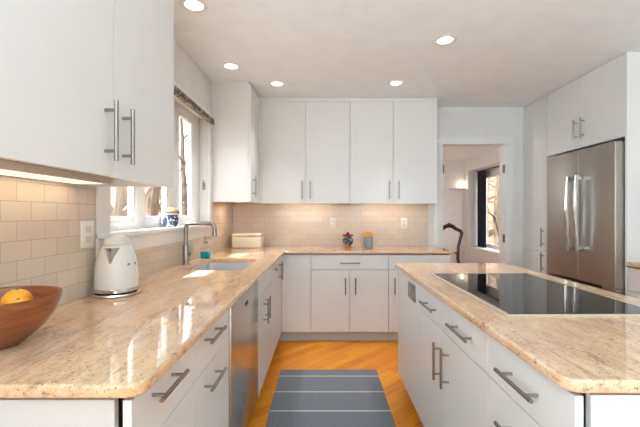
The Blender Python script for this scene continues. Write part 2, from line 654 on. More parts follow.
def carcass(parent, lo, hi, t=0.016, open_axis=None):
    """cabinet box of panels, open at the top and at the front (open_axis = '+x', '-x', '-y')"""
    bm = bmesh.new()
    x0, y0, z0 = lo
    x1, y1, z1 = hi
    add_box(bm, (x0, y0, z0), (x1, y1, z0 + t))
    if open_axis != '+x': add_box(bm, (x1 - t, y0, z0 + t), (x1, y1, z1))
    if open_axis != '-x': add_box(bm, (x0, y0, z0 + t), (x0 + t, y1, z1))
    if open_axis != '-y': add_box(bm, (x0 + t, y0, z0 + t), (x1 - t, y0 + t, z1))
    add_box(bm, (x0 + t, y1 - t, z0 + t), (x1 - t, y1, z1))
    if open_axis == '-y':
        pass
    return obj('carcass', bm, M_CARC, parent)

Z0, Z1, ZD = 0.104, 0.876, 0.733
T = 0.019
def left_unit(name, label, y0, y1, fronts, group='base cabinets on the sink side', toe=True, cz=Z1):
    """fronts: [(part, y0, y1, z0, z1, handle)] handle = None | ('h', y, z, len) | ('v', y, z, len)"""
    t = thing(name, label, 'cabinet', (FL - 0.3, (y0 + y1) / 2, 0), group)
    carcass(t, (XT + 0.004, y0 + 0.0005, Z0), (FL - T - 0.001, y1 - 0.0005, cz), open_axis='+x')
    for part, a, b, c, d, h in fronts:
        f = front(part, t, (FL - T, a + G, c + G), (FL, b - G, d - G))
        if h:
            if h[0] == 'k':
                bm = bmesh.new()
                add_tube(bm, [(FL, h[1], h[2]), (FL + 0.016, h[1], h[2]), (FL + 0.017, h[1], h[2]), (FL + 0.03, h[1], h[2])], [0.005, 0.005, 0.013, 0.013], 14)
                obj('knob', bm, M_NICKEL, f)
            else:
                obj('handle', handle_bm((FL, h[1], h[2]), (0, 1, 0) if h[0] == 'h' else (0, 0, 1), (1, 0, 0), h[3]), M_NICKEL, f)
    if toe:
        obj('toe_kick', box_bm((FL - 0.075, y0 + 0.001, 0.0), (FL - 0.06, y1 - 0.001, Z0 - 0.001)), M_TOE, t)
    return t

left_unit('drawer_cabinet', 'white drawer cabinet at the near end of the sink counter', 0.785, 1.165, [
    ('drawer', 0.785, 1.165, ZD, Z1, ('h', 0.94, 0.838, 0.165)),
    ('drawer', 0.785, 1.165, 0.42, ZD, ('h', 0.94, 0.665, 0.165)),
    ('drawer', 0.785, 1.165, Z0, 0.42, ('h', 0.94, 0.355, 0.165))])
left_unit('drawer_cabinet', 'white drawer cabinet directly beside the stainless dishwasher, under the sink counter', 1.165, 1.604, [
    ('drawer', 1.165, 1.6, ZD, Z1, ('h', 1.335, 0.838, 0.18)),
    ('drawer', 1.165, 1.6, 0.42, ZD, ('h', 1.335, 0.675, 0.18)),
    ('drawer', 1.165, 1.6, Z0, 0.42, ('h', 1.335, 0.355, 0.18))])
left_unit('sink_cabinet', 'white two-door cabinet under the sink with paired bar pulls', 2.315, 2.98, [
    ('drawer_front', 2.318, 2.98, ZD, Z1, None),
    ('door', 2.318, 2.575, Z0, ZD, ('v', 2.53, 0.60, 0.16)),
    ('door', 2.575, 2.98, Z0, ZD, ('v', 2.62, 0.61, 0.16))])
left_unit('narrow_cabinet', 'narrow white cabinet with one round knob between sink cabinet and corner cabinet', 2.98, 3.33, [
    ('door', 2.98, 3.33, Z0, Z1, ('k', 3.06, 0.815))])
# corner cabinet, an L of two doors
ct = thing('corner_cabinet', 'white corner cabinet where the sink run meets the back run', 'cabinet', (-0.6, 3.8, 0), 'base cabinets on the sink side')
bm = bmesh.new()
add_box(bm, (XT + 0.004, 3.331, Z0), (FL - T - 0.001, YT - 0.003, Z1))
add_box(bm, (FL - T - 0.001, FB + T + 0.001, Z0), (-0.1205, YT - 0.003, Z1))
obj('carcass', bm, M_CARC, ct)
f = front('door', ct, (FL - T, 3.33 + G, Z0 + G), (FL, FB - 0.004, Z1 - G))
obj('handle', handle_bm((FL, 3.405, 0.75), (0, 0, 1), (1, 0, 0), 0.165), M_NICKEL, f)
front('door', ct, (FL + 0.0005, FB, Z0 + G), (-0.12 - G, FB + T, Z1 - G))
bm = bmesh.new()
add_box(bm, (FL - 0.075, 3.331, 0), (FL - 0.06, FB + 0.075, Z0 - 0.001))
add_box(bm, (FL - 0.06, FB + 0.06, 0), (-0.121, FB + 0.075, Z0 - 0.001))
obj('toe_kick', bm, M_TOE, ct)

def back_unit(name, label, x0, x1, fronts):
    t = thing(name, label, 'cabinet', ((x0 + x1) / 2, FB + 0.3, 0), 'base cabinets along the back wall')
    carcass(t, (x0 + 0.0005, FB + T + 0.001, Z0), (x1 - 0.0005, YT - 0.003, Z1), open_axis='-y')
    for part, a, b, c, d, h in fronts:
        f = front(part, t, (a + G, FB, c + G), (b - G, FB + T, d - G))
        if h:
            obj('handle', handle_bm((h[1], FB, h[2]), (1, 0, 0) if h[0] == 'h' else (0, 0, 1), (0, -1, 0), h[3]), M_NICKEL, f)
    obj('toe_kick', box_bm((x0 + 0.001, FB + 0.06, 0.0), (x1 - 0.001, FB + 0.075, Z0 - 0.001)), M_TOE, t)
    return t
back_unit('base_cabinet', 'white base cabinet with one wide drawer over two doors, under the small pots', -0.12, 0.652, [
    ('drawer', -0.12, 0.652, 0.725, Z1, ('h', 0.266, 0.795, 0.2)),
    ('door', -0.12, 0.266, Z0, 0.725, ('v', 0.222, 0.565, 0.165)),
    ('door', 0.266, 0.652, Z0, 0.725, ('v', 0.322, 0.565, 0.165))])
back_unit('base_cabinet', 'white base cabinet at the doorway end of the back counter, partly behind the island', 0.652, 1.27, [
    ('drawer', 0.652, 1.27, 0.725, Z1, None),
    ('door', 0.652, 1.27, Z0, 0.725, ('v', 0.71, 0.565, 0.165))])

# dishwasher
dw = thing('dishwasher', 'stainless steel dishwasher built in under the sink counter', 'dishwasher', (-0.7, 1.96, 0))
obj('tub', box_bm((XT + 0.01, 1.612, 0.11), (FL - 0.03, 2.307, 0.872)), M_DARK, dw)
dd = obj('door', box_bm((FL - 0.028, 1.627, 0.104), (FL + 0.004, 2.305, 0.862), 0.004), M_STEELD, dw)
bm = box_bm((FL + 0.0042, 1.925, 0.79), (FL + 0.0062, 1.985, 0.812), 0.001, 1)
tag(obj('badge', bm, M_DARK, dd), 'small dark badge plate')
bm = box_bm((FL + 0.0064, 1.935, 0.797), (FL + 0.007, 1.952, 0.805))
add_box(bm, (FL + 0.0064, 1.958, 0.797), (FL + 0.007, 1.975, 0.805))
obj('edge_strip', box_bm((FL - 0.026, 1.608, 0.104), (FL - 0.004, 1.6255, 0.862), 0.002), M_STEEL, dw)
bm.free()
obj('toe_kick', box_bm((FL - 0.075, 1.61, 0.0), (FL - 0.06, 2.31, 0.103)), M_TOE, dw)

# ------------------------------------------------------------------ counters
GT, GB = 0.915, 0.885
hole = rounded([(-0.925, 2.345, 0.05), (-0.925, 2.945, 0.05), (-0.52, 2.945, 0.05), (-0.52, 2.345, 0.05)], 5)
outl = rounded([(XT - 0.006, 0.768, 0), (FL + 0.03, 0.768, 0.045), (FL + 0.03, FB - 0.028, 0.012),
                (1.30, FB - 0.028, 0.02), (1.30, YT - 0.0005, 0), (XT - 0.006, YT - 0.0005, 0)], 6)
ctop = obj('countertop', slab_bm(outl, GB, GT, 0.008, hole), M_GRANITE)
tag(ctop, 'L-shaped tan granite countertop along the sink wall and back wall', 'countertop')
isl = rounded([(FI - 0.026, 0.79, 0.045), (1.352, 0.79, 0.045), (1.352, 2.712, 0.02), (FI - 0.026, 2.712, 0.02)], 6)
tag(obj('countertop', slab_bm(isl, GB, GT, 0.008), M_GRANITE), 'tan granite island top with the black cooktop set in it', 'countertop')
rct = rounded([(2.285, 1.2, 0.02), (XR - 0.002, 1.2, 0), (XR - 0.002, 2.772, 0), (2.285, 2.772, 0.01)], 4)
tag(obj('countertop', slab_bm(rct, GB, GT, 0.011), M_GRANITE), 'short granite countertop on the right wall beside the refrigerator panel', 'countertop')

# sink
sk = thing('sink', 'undermount stainless steel sink in the granite counter below the window', 'sink', (-0.72, 2.645, 0.70))
bm = bmesh.new()
o1 = rounded([(-0.935, 2.335, 0.05), (-0.935, 2.955, 0.05), (-0.51, 2.955, 0.05), (-0.51, 2.335, 0.05)], 5)
o1.reverse()
def loop(poly, z):
    return [bm.verts.new((p.x, p.y, z)) for p in poly]
L = [loop(o1, 0.884), loop(inset(o1, 0.012), 0.884), loop(inset(o1, 0.018), 0.74), loop(inset(o1, 0.04), 0.715), loop(inset(o1, 0.06), 0.712)]
for a, b in zip(L, L[1:]):
    bridge(bm, a, b)
bm.faces.new(L[-1])
L2 = [L[0], loop(inset(o1, 0.004), 0.72), loop(inset(o1, 0.03), 0.705)]
for a, b in zip(L2, L2[1:]):
    bridge(bm, a, b)
bm.faces.new(L2[-1])
obj('basin', bm, M_STEELH, sk)
obj('drain', lathe_bm((-0.72, 2.7, 0.7125), [(0, 0.001), (0.03, 0.001), (0.045, 0.003), (0.05, 0.0005)], 24), M_CHROME, sk)

# faucet
fc = thing('faucet', 'brushed nickel faucet with a squared gooseneck spout behind the sink', 'faucet', (-0.985, 2.62, GT))
FX, FY = -0.985, 2.62
bm = bmesh.new()
add_lathe(bm, (FX, FY, GT), [(0, 0.0005), (0.027, 0.0005), (0.027, 0.006), (0.022, 0.012), (0.0215, 0.13), (0.017, 0.14), (0, 0.14)], 24)
obj('base_body', bm, M_NICKEL, fc)
bm = bmesh.new()
pts = [(FX, FY, GT + 0.12), (FX, FY, GT + 0.25)]
for k in range(7):
    a = math.pi / 2 * k / 6
    pts.append((FX + 0.035 - 0.035 * math.cos(a), FY, GT + 0.262 + 0.035 * math.sin(a)))
for k in range(7):
    a = math.pi / 2 * k / 6
    pts.append((FX + 0.175 + 0.035 * math.sin(a), FY - 0.01, GT + 0.262 + 0.035 * math.cos(a)))
pts.append((FX + 0.21, FY - 0.01, GT + 0.225))
add_tube(bm, pts, 0.014, 16)
obj('spout', bm, M_NICKEL, fc)
bm = bmesh.new()
add_tube(bm, [(FX + 0.21, FY - 0.01, GT + 0.228), (FX + 0.21, FY - 0.01, GT + 0.205)], 0.0165, 16)
obj('spray_head', bm, M_NICKEL, fc)
bm = bmesh.new()
add_tube(bm, [(FX + 0.018, FY, GT + 0.075), (FX + 0.04, FY, GT + 0.078)], 0.011, 12)
add_tube(bm, [(FX + 0.036, FY, GT + 0.07), (FX + 0.043, FY, GT + 0.15)], [0.007, 0.005], 10)
obj('lever', bm, M_NICKEL, fc)

# ------------------------------------------------------------------ island
def island_unit(name, label, y0, y1, fronts):
    t = thing(name, label, 'cabinet', (0.95, (y0 + y1) / 2, 0), 'island cabinets')
    carcass(t, (FI + T + 0.001, y0 + 0.0005, Z0), (1.315, y1 - 0.0005, Z1), open_axis='-x')
    for part, a, b, c, d, h in fronts:
        f = front(part, t, (FI, a + G, c + G), (FI + T, b - G, d - G))
        if h:
            obj('handle', handle_bm((FI, h[1], h[2]), (0, 1, 0) if h[0] == 'h' else (0, 0, 1), (-1, 0, 0), h[3]), M_NICKEL, f)
    obj('toe_kick', box_bm((FI + 0.06, y0 + 0.001, 0.0), (FI + 0.075, y1 - 0.001, Z0 - 0.001)), M_TOE, t)
    return t
island_unit('drawer_cabinet', 'white island drawer cabinet at the near end, closest to the viewer', 0.806, 1.23, [
    ('drawer', 0.803, 1.23, ZD, Z1, ('h', 1.01, 0.806, 0.19)),
    ('drawer', 0.803, 1.23, 0.42, ZD, ('h', 1.01, 0.645, 0.19)),
    ('drawer', 0.803, 1.23, Z0, 0.42, ('h', 1.01, 0.335, 0.19))])
island_unit('base_cabinet', 'white island cabinet with two drawers over paired doors beneath the cooktop', 1.23, 2.1, [
    ('drawer', 1.23, 1.665, ZD, Z1, ('h', 1.44, 0.81, 0.21)),
    ('drawer', 1.665, 2.1, ZD, Z1, ('h', 1.865, 0.805, 0.21)),
    ('door', 1.23, 1.665, Z0, ZD, ('v', 1.615, 0.592, 0.175)),
    ('door', 1.665, 2.1, Z0, ZD, ('v', 1.722, 0.583, 0.175))])
iu = island_unit('base_cabinet', 'plain white island end cabinet with the metal outlet plate near the top', 2.1, 2.722 - 0.02, [
    ('panel', 2.1, 2.722 - 0.02, Z0, Z1, None)])
op = thing('outlet', 'horizontal grey metal outlet plate on the side of the island', 'electrical outlet', (FI, 2.275, 0.79))
obj('plate', box_bm((FI - 0.006, 2.185, 0.745), (FI - 0.0005, 2.365, 0.845), 0.003), M_NICKEL, op)
for y in (2.24, 2.31):
    obj('socket', box_bm((FI - 0.0075, y - 0.022, 0.775), (FI - 0.0061, y + 0.022, 0.815), 0.0006, 1), M_DARK if False else plain('socket_grey', rgb(150, 146, 140), 0.4), op)

# cooktop
ck = thing('cooktop', 'black glass induction cooktop with a steel trim set into the island', 'cooktop', (0.94, 1.75, GT))
tr = rounded([(0.645, 1.285, 0.015), (1.235, 1.285, 0.015), (1.235, 2.212, 0.015), (0.645, 2.212, 0.015)], 4)
gi = [Vector(p) for p in inset(tr, 0.019)]
bm = bmesh.new()
def lp(poly, z):
    return [bm.verts.new((p.x, p.y, z)) for p in poly]
Ls = [lp(gi, GT + 0.0005), lp(tr, GT + 0.0005), lp(tr, GT + 0.004), lp(inset(tr, 0.003), GT + 0.006), lp(gi, GT + 0.006)]
for a, b in zip(Ls, Ls[1:] + Ls[:1]):
    bridge(bm, a, b)
tag(obj('trim_frame', bm, plain('satin_trim', rgb(222, 206, 186), 0.3, 0.6), ck), 'pale satin metal trim')
def black_glass():
    k = N('black_glass')
    nz = k.noise(k.coord(), 3, 2)
    k.l(k.ramp(nz, [(0.3, rgb(24, 22, 22)), (0.7, rgb(30, 28, 27))]), k.bsdf.inputs['Base Color'])
    k.set(Roughness=0.025)
    k.bsdf.inputs['Specular IOR Level'].default_value = 0.3
    return k.m
bm = slab_bm(inset(tr, 0.0195), GT + 0.0006, GT + 0.0062, 0.001)
gl = obj('glass_top', bm, black_glass(), ck)
# ------------------------------------------------------------------ wall cabinets
UB, UT = 1.392, 2.47
def crown(parent, lo, hi):
    return obj('crown_strip', box_bm(lo, hi, 0.002, 1), M_DOOR, parent)
UF = 3.87     # back wall cabinets, door face
def back_upper(label, x0, x1, xm, hx):
    t = thing('wall_cabinet', label, 'cabinet', ((x0 + x1) / 2, 4.05, UB), 'wall cabinets over the back counter')
    bm = bmesh.new()
    add_box(bm, (x0 + 0.0005, UF + T + 0.001, UB + 0.02), (x1 - 0.0005, YB - 0.001, UT))
    add_box(bm, (x0 + 0.0005, UF + T + 0.001, UB + 0.002), (x0 + 0.018, YB - 0.01, UB + 0.02))
    add_box(bm, (x1 - 0.018, UF + T + 0.001, UB + 0.002), (x1 - 0.0005, YB - 0.01, UB + 0.02))
    obj('carcass', bm, M_DOOR, t)
    for a, b, h in ((x0, xm, hx[0]), (xm, x1, hx[1])):
        f = front('door', t, (a + G, UF, UB), (b - G, UF + T, UT - G))
        obj('handle', handle_bm((h, UF, 1.535), (0, 0, 1), (0, -1, 0), 0.19), M_NICKEL, f)
    crown(t, (x0 + 0.0005, UF + 0.001, UT), (x1 - 0.0005, UF + 0.02, CEIL - 0.001))
    return t
back_upper('white two-door wall cabinet on the back wall next to the corner', -0.647, 0.286, -0.182, (-0.222, -0.135))
back_upper('white two-door wall cabinet on the back wall nearer the doorway', 0.286, 1.214, 0.744, (0.700, 0.800))
# corner upper on the left wall
XU = -0.672
t = thing('wall_cabinet', 'white wall cabinet in the far corner between sink window and back wall', 'cabinet', (-0.86, 3.8, UB))
bm = bmesh.new()
add_box(bm, (XL + 0.001, 3.397, UB + 0.02), (XU - T - 0.001, YB - 0.001, CEIL - 0.001))
add_box(bm, (XL + 0.02, 3.397, UB), (XU - T - 0.001, 3.415, UB + 0.02))
obj('carcass', bm, M_DOOR, t)
f = front('door', t, (XU - T, 3.4, UB), (XU, UF - 0.003, 2.49))
obj('handle', handle_bm((XU, 3.47, 1.54), (0, 0, 1), (1, 0, 0), 0.19), M_NICKEL, f)
front('filler', t, (XU - T, UF, UB), (-0.649, UF + T, CEIL - 0.002))

# near-left wall cabinet
XN = -0.654
t = thing('wall_cabinet', 'large white wall cabinet over the counter in the near left, before the window', 'cabinet', (-0.85, 1.15, UB))
bm = bmesh.new()
add_box(bm, (XL + 0.001, 0.70, 1.432), (XN - T - 0.001, 1.6, CEIL - 0.001))
add_box(bm, (XL + 0.03, 1.583, UB + 0.004), (XN - T - 0.001, 1.6, 1.432))
bm2 = bm
obj('carcass', bm2, M_DOOR, t)
for a, b, h in ((0.70, 1.145, 1.095), (1.145, 1.6, 1.19)):
    f = front('door', t, (XN - T, a + G, UB), (XN, b - (G if b < 1.5 else 0), 2.49))
    obj('handle', handle_bm((XN, h, 1.527), (0, 0, 1), (1, 0, 0), 0.18, 0.0065), M_NICKEL, f)
M_LENS = emissive('warm_lens', (1.0, 0.80, 0.55, 1), 0.8)
WARM = (1.0, 0.80, 0.58)
t = thing('undercabinet_light', 'warm under-cabinet light bar below the large near left wall cabinet', 'light', (-0.93, 1.1, 1.41))
obj('housing', box_bm((-1.02, 0.72, 1.403), (-0.90, 1.545, 1.431), 0.003), plain('light_bar_white', rgb(206, 198, 188), 0.5), t)
obj('lens', box_bm((-1.012, 0.75, 1.400), (-0.908, 1.50, 1.4029)), M_LENS, t)
lamp('bar_glow', 'AREA', (-0.965, 1.12, 1.398), 0.42, WARM, (0, 0, -1), 0.10, 0.75, parent=t)
for x0, x1, lab in ((-0.47, 0.10, 'warm light strip under the back wall cabinet next to the corner'),
                    (0.41, 1.04, 'warm light strip under the back wall cabinet nearer the doorway')):
    t = thing('undercabinet_light', lab, 'light', ((x0 + x1) / 2, 4.02, 1.40), 'light strips over the back counter')
    obj('housing', box_bm((x0, 3.98, 1.398), (x1, 4.06, 1.4115), 0.002), plain('light_bar_white', rgb(206, 198, 188), 0.5), t)
    obj('lens', box_bm((x0 + 0.02, 3.99, 1.3955), (x1 - 0.02, 4.05, 1.3979)), M_LENS, t)
    lamp('strip_glow', 'AREA', ((x0 + x1) / 2, 4.04, 1.394), 0.75, WARM, (0, 0.25, -1), x1 - x0 - 0.05, 0.05, parent=t)
t = thing('undercabinet_light', 'round warm puck light under the far corner wall cabinet', 'light', (-0.86, 3.72, 1.40))
obj('housing', lathe_bm((-0.86, 3.72, 1.398), [(0, 0.0135), (0.045, 0.0135), (0.045, 0.0), (0.034, 0.0)], 24), plain('light_bar_white', rgb(206, 198, 188), 0.5), t)
obj('lens', lathe_bm((-0.86, 3.72, 1.398), [(0.034, 0.0), (0.0, -0.002)], 24), M_LENS, t)
lamp('puck_glow', 'AREA', (-0.86, 3.72, 1.393), 0.8, WARM, (0, 0, -1), 0.06, parent=t, shape='DISK')

# ------------------------------------------------------------------ refrigerator wall
t = thing('pantry_cabinet', 'tall white pantry cabinet between the doorway and the refrigerator', 'cabinet', (2.6, 4.0, 0))
obj('carcass', box_bm((XP + T + 0.001, 3.771, Z0), (XR - 0.002, YB - 0.001, CEIL - 0.002)), M_DOOR, t)
obj('toe_kick', box_bm((XP + 0.06, 3.772, 0), (XP + 0.075, YB - 0.001, Z0 - 0.001)), M_TOE, t)
for z0, z1, hz, hl in ((Z0, 0.885, 0.775, 0.2), (0.885, CEIL - 0.004, 1.035, 0.2)):
    f = front('door', t, (XP, 3.771 + G, z0 + G), (XP + T, YB - 0.003, z1 - G))
    obj('handle', handle_bm((XP, 3.82, hz), (0, 0, 1), (-1, 0, 0), hl), M_NICKEL, f)
t = thing('wall_cabinet', 'white two-door cabinet above the stainless refrigerator', 'cabinet', (2.6, 3.28, 1.87))
obj('carcass', box_bm((XP + T + 0.001, 2.797, 1.875), (XR - 0.002, 3.769, CEIL - 0.002)), M_DOOR, t)
for a, b, h in ((2.797, 3.28, 3.235), (3.28, 3.769, 3.325)):
    f = front('door', t, (XP, a + G, 1.875), (XP + T, b - G, CEIL - 0.004))
    obj('handle', handle_bm((XP, h, 2.045), (0, 0, 1), (-1, 0, 0), 0.185), M_NICKEL, f)
tag(obj('end_panel', box_bm((XP - 0.004, 2.775, 0.0), (XR - 0.002, 2.795, CEIL - 0.002), 0.001, 1), M_DOOR),
    'tall white side panel enclosing the near side of the refrigerator', 'cabinet panel')

XF = 2.24
fr = thing('refrigerator', 'stainless steel French door refrigerator with two curved bar handles', 'refrigerator', (2.55, 3.22, 0))
FY0, FY1, FM = 2.80, 3.655, 3.205
obj('case', box_bm((2.325, FY0 + 0.004, 0.03), (XR - 0.004, FY1 - 0.004, 1.82), 0.004), plain('fridge_case', rgb(88, 84, 80), 0.45, 0.5), fr)
def fdoor(a, b, z0, z1):
    return obj('door', box_bm((XF, a, z0), (2.318, b, z1), 0.008, 3), M_STEEL, fr)
d_near = fdoor(FY0, FM - 0.002, 0.70, 1.842)
d_far = fdoor(FM + 0.002, FY1, 0.70, 1.842)
def curved_handle(y):
    bm = bmesh.new()
    zs0, zs1, so = 0.955, 1.615, 0.05
    pts, n = [], 18
    secs = []
    for i in range(n + 1):
        s = i / n
        z = zs0 + (zs1 - zs0) * s
        bow = 0.018 * math.sin(math.pi * s)
        secs.append((XF - so - bow, z))
    prev = None
    w, d = 0.015, 0.011
    for x, z in secs:
        cur = [bm.verts.new((x + sx * d, y + sy * w, z)) for sx, sy in ((-1, -0.6), (-0.6, -1), (0.8, -1), (1, -0.6), (1, 0.6), (0.8, 1), (-0.6, 1), (-1, 0.6))]
        if prev:
            bridge(bm, prev, cur)
        else:
            bm.faces.new(cur)
        prev = cur
    bm.faces.new(prev)
    for z in (zs0 + 0.02, zs1 - 0.02):
        add_box(bm, (XF - so - 0.006, y - 0.013, z - 0.018), (XF, y + 0.013, z + 0.018), 0.003)
    return bm
obj('handle', curved_handle(FM - 0.055), M_CHROME, d_near)
hf = obj('handle', curved_handle(FM + 0.055), M_CHROME, d_far)
tag(obj('badge', box_bm((XF - 0.0035, FM + 0.085, 1.565), (XF - 0.0003, FM + 0.115, 1.61), 0.001, 1), plain('badge_grey', rgb(96, 92, 88), 0.4, 0.6), d_far), 'small dark badge')
fz = obj('freezer_drawer', box_bm((XF, FY0, 0.10), (2.318, FY1, 0.676), 0.008, 3), M_STEEL, fr)
bm = bmesh.new()
add_tube(bm, [(XF - 0.05, FY0 + 0.08, 0.60), (XF - 0.055, FM, 0.60), (XF - 0.05, FY1 - 0.08, 0.60)], 0.012, 12)
for y in (FY0 + 0.1, FY1 - 0.1):
    add_tube(bm, [(XF, y, 0.60), (XF - 0.05, y, 0.60)], 0.009, 10)
obj('handle', bm, M_CHROME, fz)
obj('kick_grille', box_bm((2.27, FY0 + 0.01, 0.0), (2.318, FY1 - 0.01, 0.095)), M_DARK, fr)
obj('hinge_cover', box_bm((XF + 0.005, FY0 + 0.002, 0.678), (2.318, FY0 + 0.14, 0.698), 0.003), M_STEEL, fr)

# right-hand base cabinet
t = thing('drawer_cabinet', 'white drawer cabinet under the short right counter beside the refrigerator panel', 'cabinet', (2.6, 2.0, 0))
carcass(t, (XP + T + 0.001, 1.215, Z0), (XR - 0.003, 2.773, Z1), open_axis='-x')
for a, b in ((1.215, 1.995), (1.995, 2.773)):
    for z0, z1 in ((0.70, Z1), (0.42, 0.70), (Z0, 0.42)):
        f = front('drawer', t, (XP, a + G, z0 + G), (XP + T, b - G, z1 - G))
        obj('handle', handle_bm((XP, (a + b) / 2, z1 - 0.06), (0, 1, 0), (-1, 0, 0), 0.19), M_NICKEL, f)
obj('toe_kick', box_bm((XP + 0.06, 1.216, 0), (XP + 0.075, 2.772, Z0 - 0.001)), M_TOE, t)

# ------------------------------------------------------------------ recessed ceiling lights
M_LAMP = emissive('lamp_lens', (1.0, 0.97, 0.92, 1), 3.0)
spots = [(-0.763, 2.16, 'recessed ceiling light nearest the viewer, above the large near wall cabinet'),
         (-0.768, 3.05, 'recessed ceiling light above the sink, in front of the window'),
         (-0.4355, 3.456, 'recessed ceiling light before the back wall cabinet next to the corner'),
         (0.689, 3.44, 'recessed ceiling light before the back wall cabinet nearer the doorway'),
         (0.867, 2.594, 'recessed ceiling light over the island')]
proto = None
for x, y, lab in spots:
    if proto is None:
        r = proto = thing('recessed_light', lab, 'ceiling light', (x, y, CEIL), 'recessed ceiling lights')
        obj('trim_ring', lathe_bm((x, y, CEIL), [(0.054, -0.0005), (0.054, -0.004), (0.062, -0.0065), (0.078, -0.005), (0.084, -0.0005)], 40), M_TRIM, r)
        obj('lens', lathe_bm((x, y, CEIL), [(0.054, -0.0006), (0.050, -0.0022), (0.0, -0.003)], 40), M_LAMP, r)
    else:
        r = copy_tree(proto, (x, y, CEIL), lab, 'recessed ceiling lights')
    lamp('downlight', 'AREA', (x, y, CEIL - 0.0045), 0.8, (0.90, 0.96, 1.0), (0, 0, -1), 0.10, parent=r, shape='DISK', spread=1.1)

# ------------------------------------------------------------------ wall outlets
def outlet_back(x, label):
    t = thing('outlet', label, 'electrical outlet', (x, YT, 1.174), 'outlets on the back wall tiles')
    obj('plate', box_bm((x - 0.036, YT - 0.006, 1.115), (x + 0.036, YT - 0.0003, 1.234), 0.003), M_PLATE, t)
    for z in (1.152, 1.196):
        obj('socket', box_bm((x - 0.017, YT - 0.0075, z - 0.015), (x + 0.017, YT - 0.0061, z + 0.015), 0.0006, 1), plain('socket_cream', rgb(214, 206, 194), 0.4), t)
outlet_back(0.118, 'cream outlet plate on the back tiles to the left of the dark pot')
outlet_back(0.936, 'cream outlet plate on the back tiles nearer the doorway')
t = thing('outlet', 'cream outlet plate on the side wall tiles above the kettle', 'electrical outlet', (XT, 1.6, 1.19))
obj('plate', box_bm((XT + 0.0003, 1.557, 1.128), (XT + 0.006, 1.647, 1.247), 0.003), M_PLATE, t)
for z in (1.166, 1.21):
    obj('socket', box_bm((XT + 0.0061, 1.585, z - 0.015), (XT + 0.0075, 1.619, z + 0.015), 0.0006, 1), plain('socket_cream', rgb(214, 206, 194), 0.4), t)

# ------------------------------------------------------------------ things on the counters
# kettle
KX, KY, KZ = -0.935, 1.655, GT
kt = thing('kettle', 'cream white domed electric kettle on a steel base beside the window end of the tiles', 'kettle', (KX, KY, KZ))
M_CREAM = plain('cream_enamel', rgb(224, 219, 212), 0.18, var=0.01, coat=0.2)
obj('power_base', lathe_bm((KX, KY, KZ), [(0, 0.001), (0.098, 0.001), (0.101, 0.006), (0.099, 0.012), (0.088, 0.015), (0, 0.015)], 48), M_CHROME, kt)
obj('base_band', lathe_bm((KX, KY, KZ), [(0, 0.017), (0.084, 0.017), (0.0905, 0.019), (0.0905, 0.032), (0.089, 0.034), (0, 0.034)], 48), M_CHROME, kt)
obj('body', lathe_bm((KX, KY, KZ), [(0, 0.0345), (0.0895, 0.0345), (0.0900, 0.06), (0.0885, 0.10), (0.085, 0.14), (0.0775, 0.175), (0.068, 0.205), (0.059, 0.222), (0.055, 0.2235), (0, 0.2235)], 48), M_CREAM, kt)
obj('lid', lathe_bm((KX, KY, KZ), [(0, 0.2245), (0.0555, 0.2245), (0.0550, 0.232), (0.050, 0.247), (0.040, 0.259), (0.025, 0.2665), (0, 0.269)], 48), M_CREAM, kt)
sd = Vector((0.20, -0.98, 0)).normalized()
sp = Vector((-sd.y, sd.x, 0))
K0 = Vector((KX, KY, KZ))
bm = bmesh.new()
def P(along, side, z):
    return bm.verts.new(K0 + sd * along + sp * side + Vector((0, 0, z)))
top = [P(0.056, -0.032, 0.214), P(0.094, -0.010, 0.215), P(0.094, 0.010, 0.215), P(0.056, 0.032, 0.214)]
mid = [P(0.064, -0.024, 0.19), P(0.092, -0.007, 0.192), P(0.092, 0.007, 0.192), P(0.064, 0.024, 0.19)]
bot = [P(0.078, -0.008, 0.150), P(0.0865, -0.003, 0.148), P(0.0865, 0.003, 0.148), P(0.078, 0.008, 0.150)]
for a, b in ((top, mid), (mid, bot)):
    bridge(bm, a, b)
bm.faces.new(top); bm.faces.new(bot)
tag(obj('spout', bm, M_CHROME, kt), 'chrome wedge spout')
bm = bmesh.new()
hpts = [(-0.060, 0.218), (-0.095, 0.222), (-0.122, 0.205), (-0.127, 0.16), (-0.12, 0.10), (-0.084, 0.085)]
add_tube(bm, [K0 + Vector((-0.45, 0.89, 0)) * (-a) + Vector((0, 0, z)) for a, z in hpts], 0.011, 12)
obj('handle', bm, M_CREAM, kt)
for ang in (-28, -2):
    bm = bmesh.new()
    d = Vector((math.cos(math.radians(ang)), math.sin(math.radians(ang)), 0))
    add_tube(bm, [K0 + d * 0.078 + Vector((0, 0, 0.140)), K0 + d * 0.0865 + Vector((0, 0, 0.140))], 0.0055, 12)
    obj('badge', bm, plain('dull_metal', rgb(132, 126, 120), 0.4, 0.6), kt)

# wooden bowl with oranges
BX, BY = -0.89, 1.0
bw = thing('bowl', 'turned wooden bowl of oranges at the near left end of the counter', 'bowl', (BX, BY, GT))
prof = [(0, 0.001), (0.045, 0.001), (0.052, 0.006), (0.075, 0.022), (0.105, 0.05), (0.127, 0.083), (0.140, 0.115), (0.1445, 0.136),
        (0.142, 0.138), (0.137, 0.135), (0.131, 0.11), (0.117, 0.08), (0.095, 0.05), (0.06, 0.022), (0, 0.014)]
obj('bowl_body', lathe_bm((BX, BY, GT), prof, 56), M_BOWL, bw)
def orange_mat():
    k = N('orange_peel')
    nz = k.noise(k.coord(), 18, 3)
    k.l(k.ramp(nz, [(0.3, rgb(243, 146, 16)), (0.7, rgb(252, 178, 44))]), k.bsdf.inputs['Base Color'])
    k.set(Roughness=0.4)
    k.bump(k.noise(k.coord(), 240, 2), 0.25, 0.002)
    return k.m
M_ORANGE = orange_mat()
M_STALK = plain('stalk', rgb(96, 110, 44), 0.7)
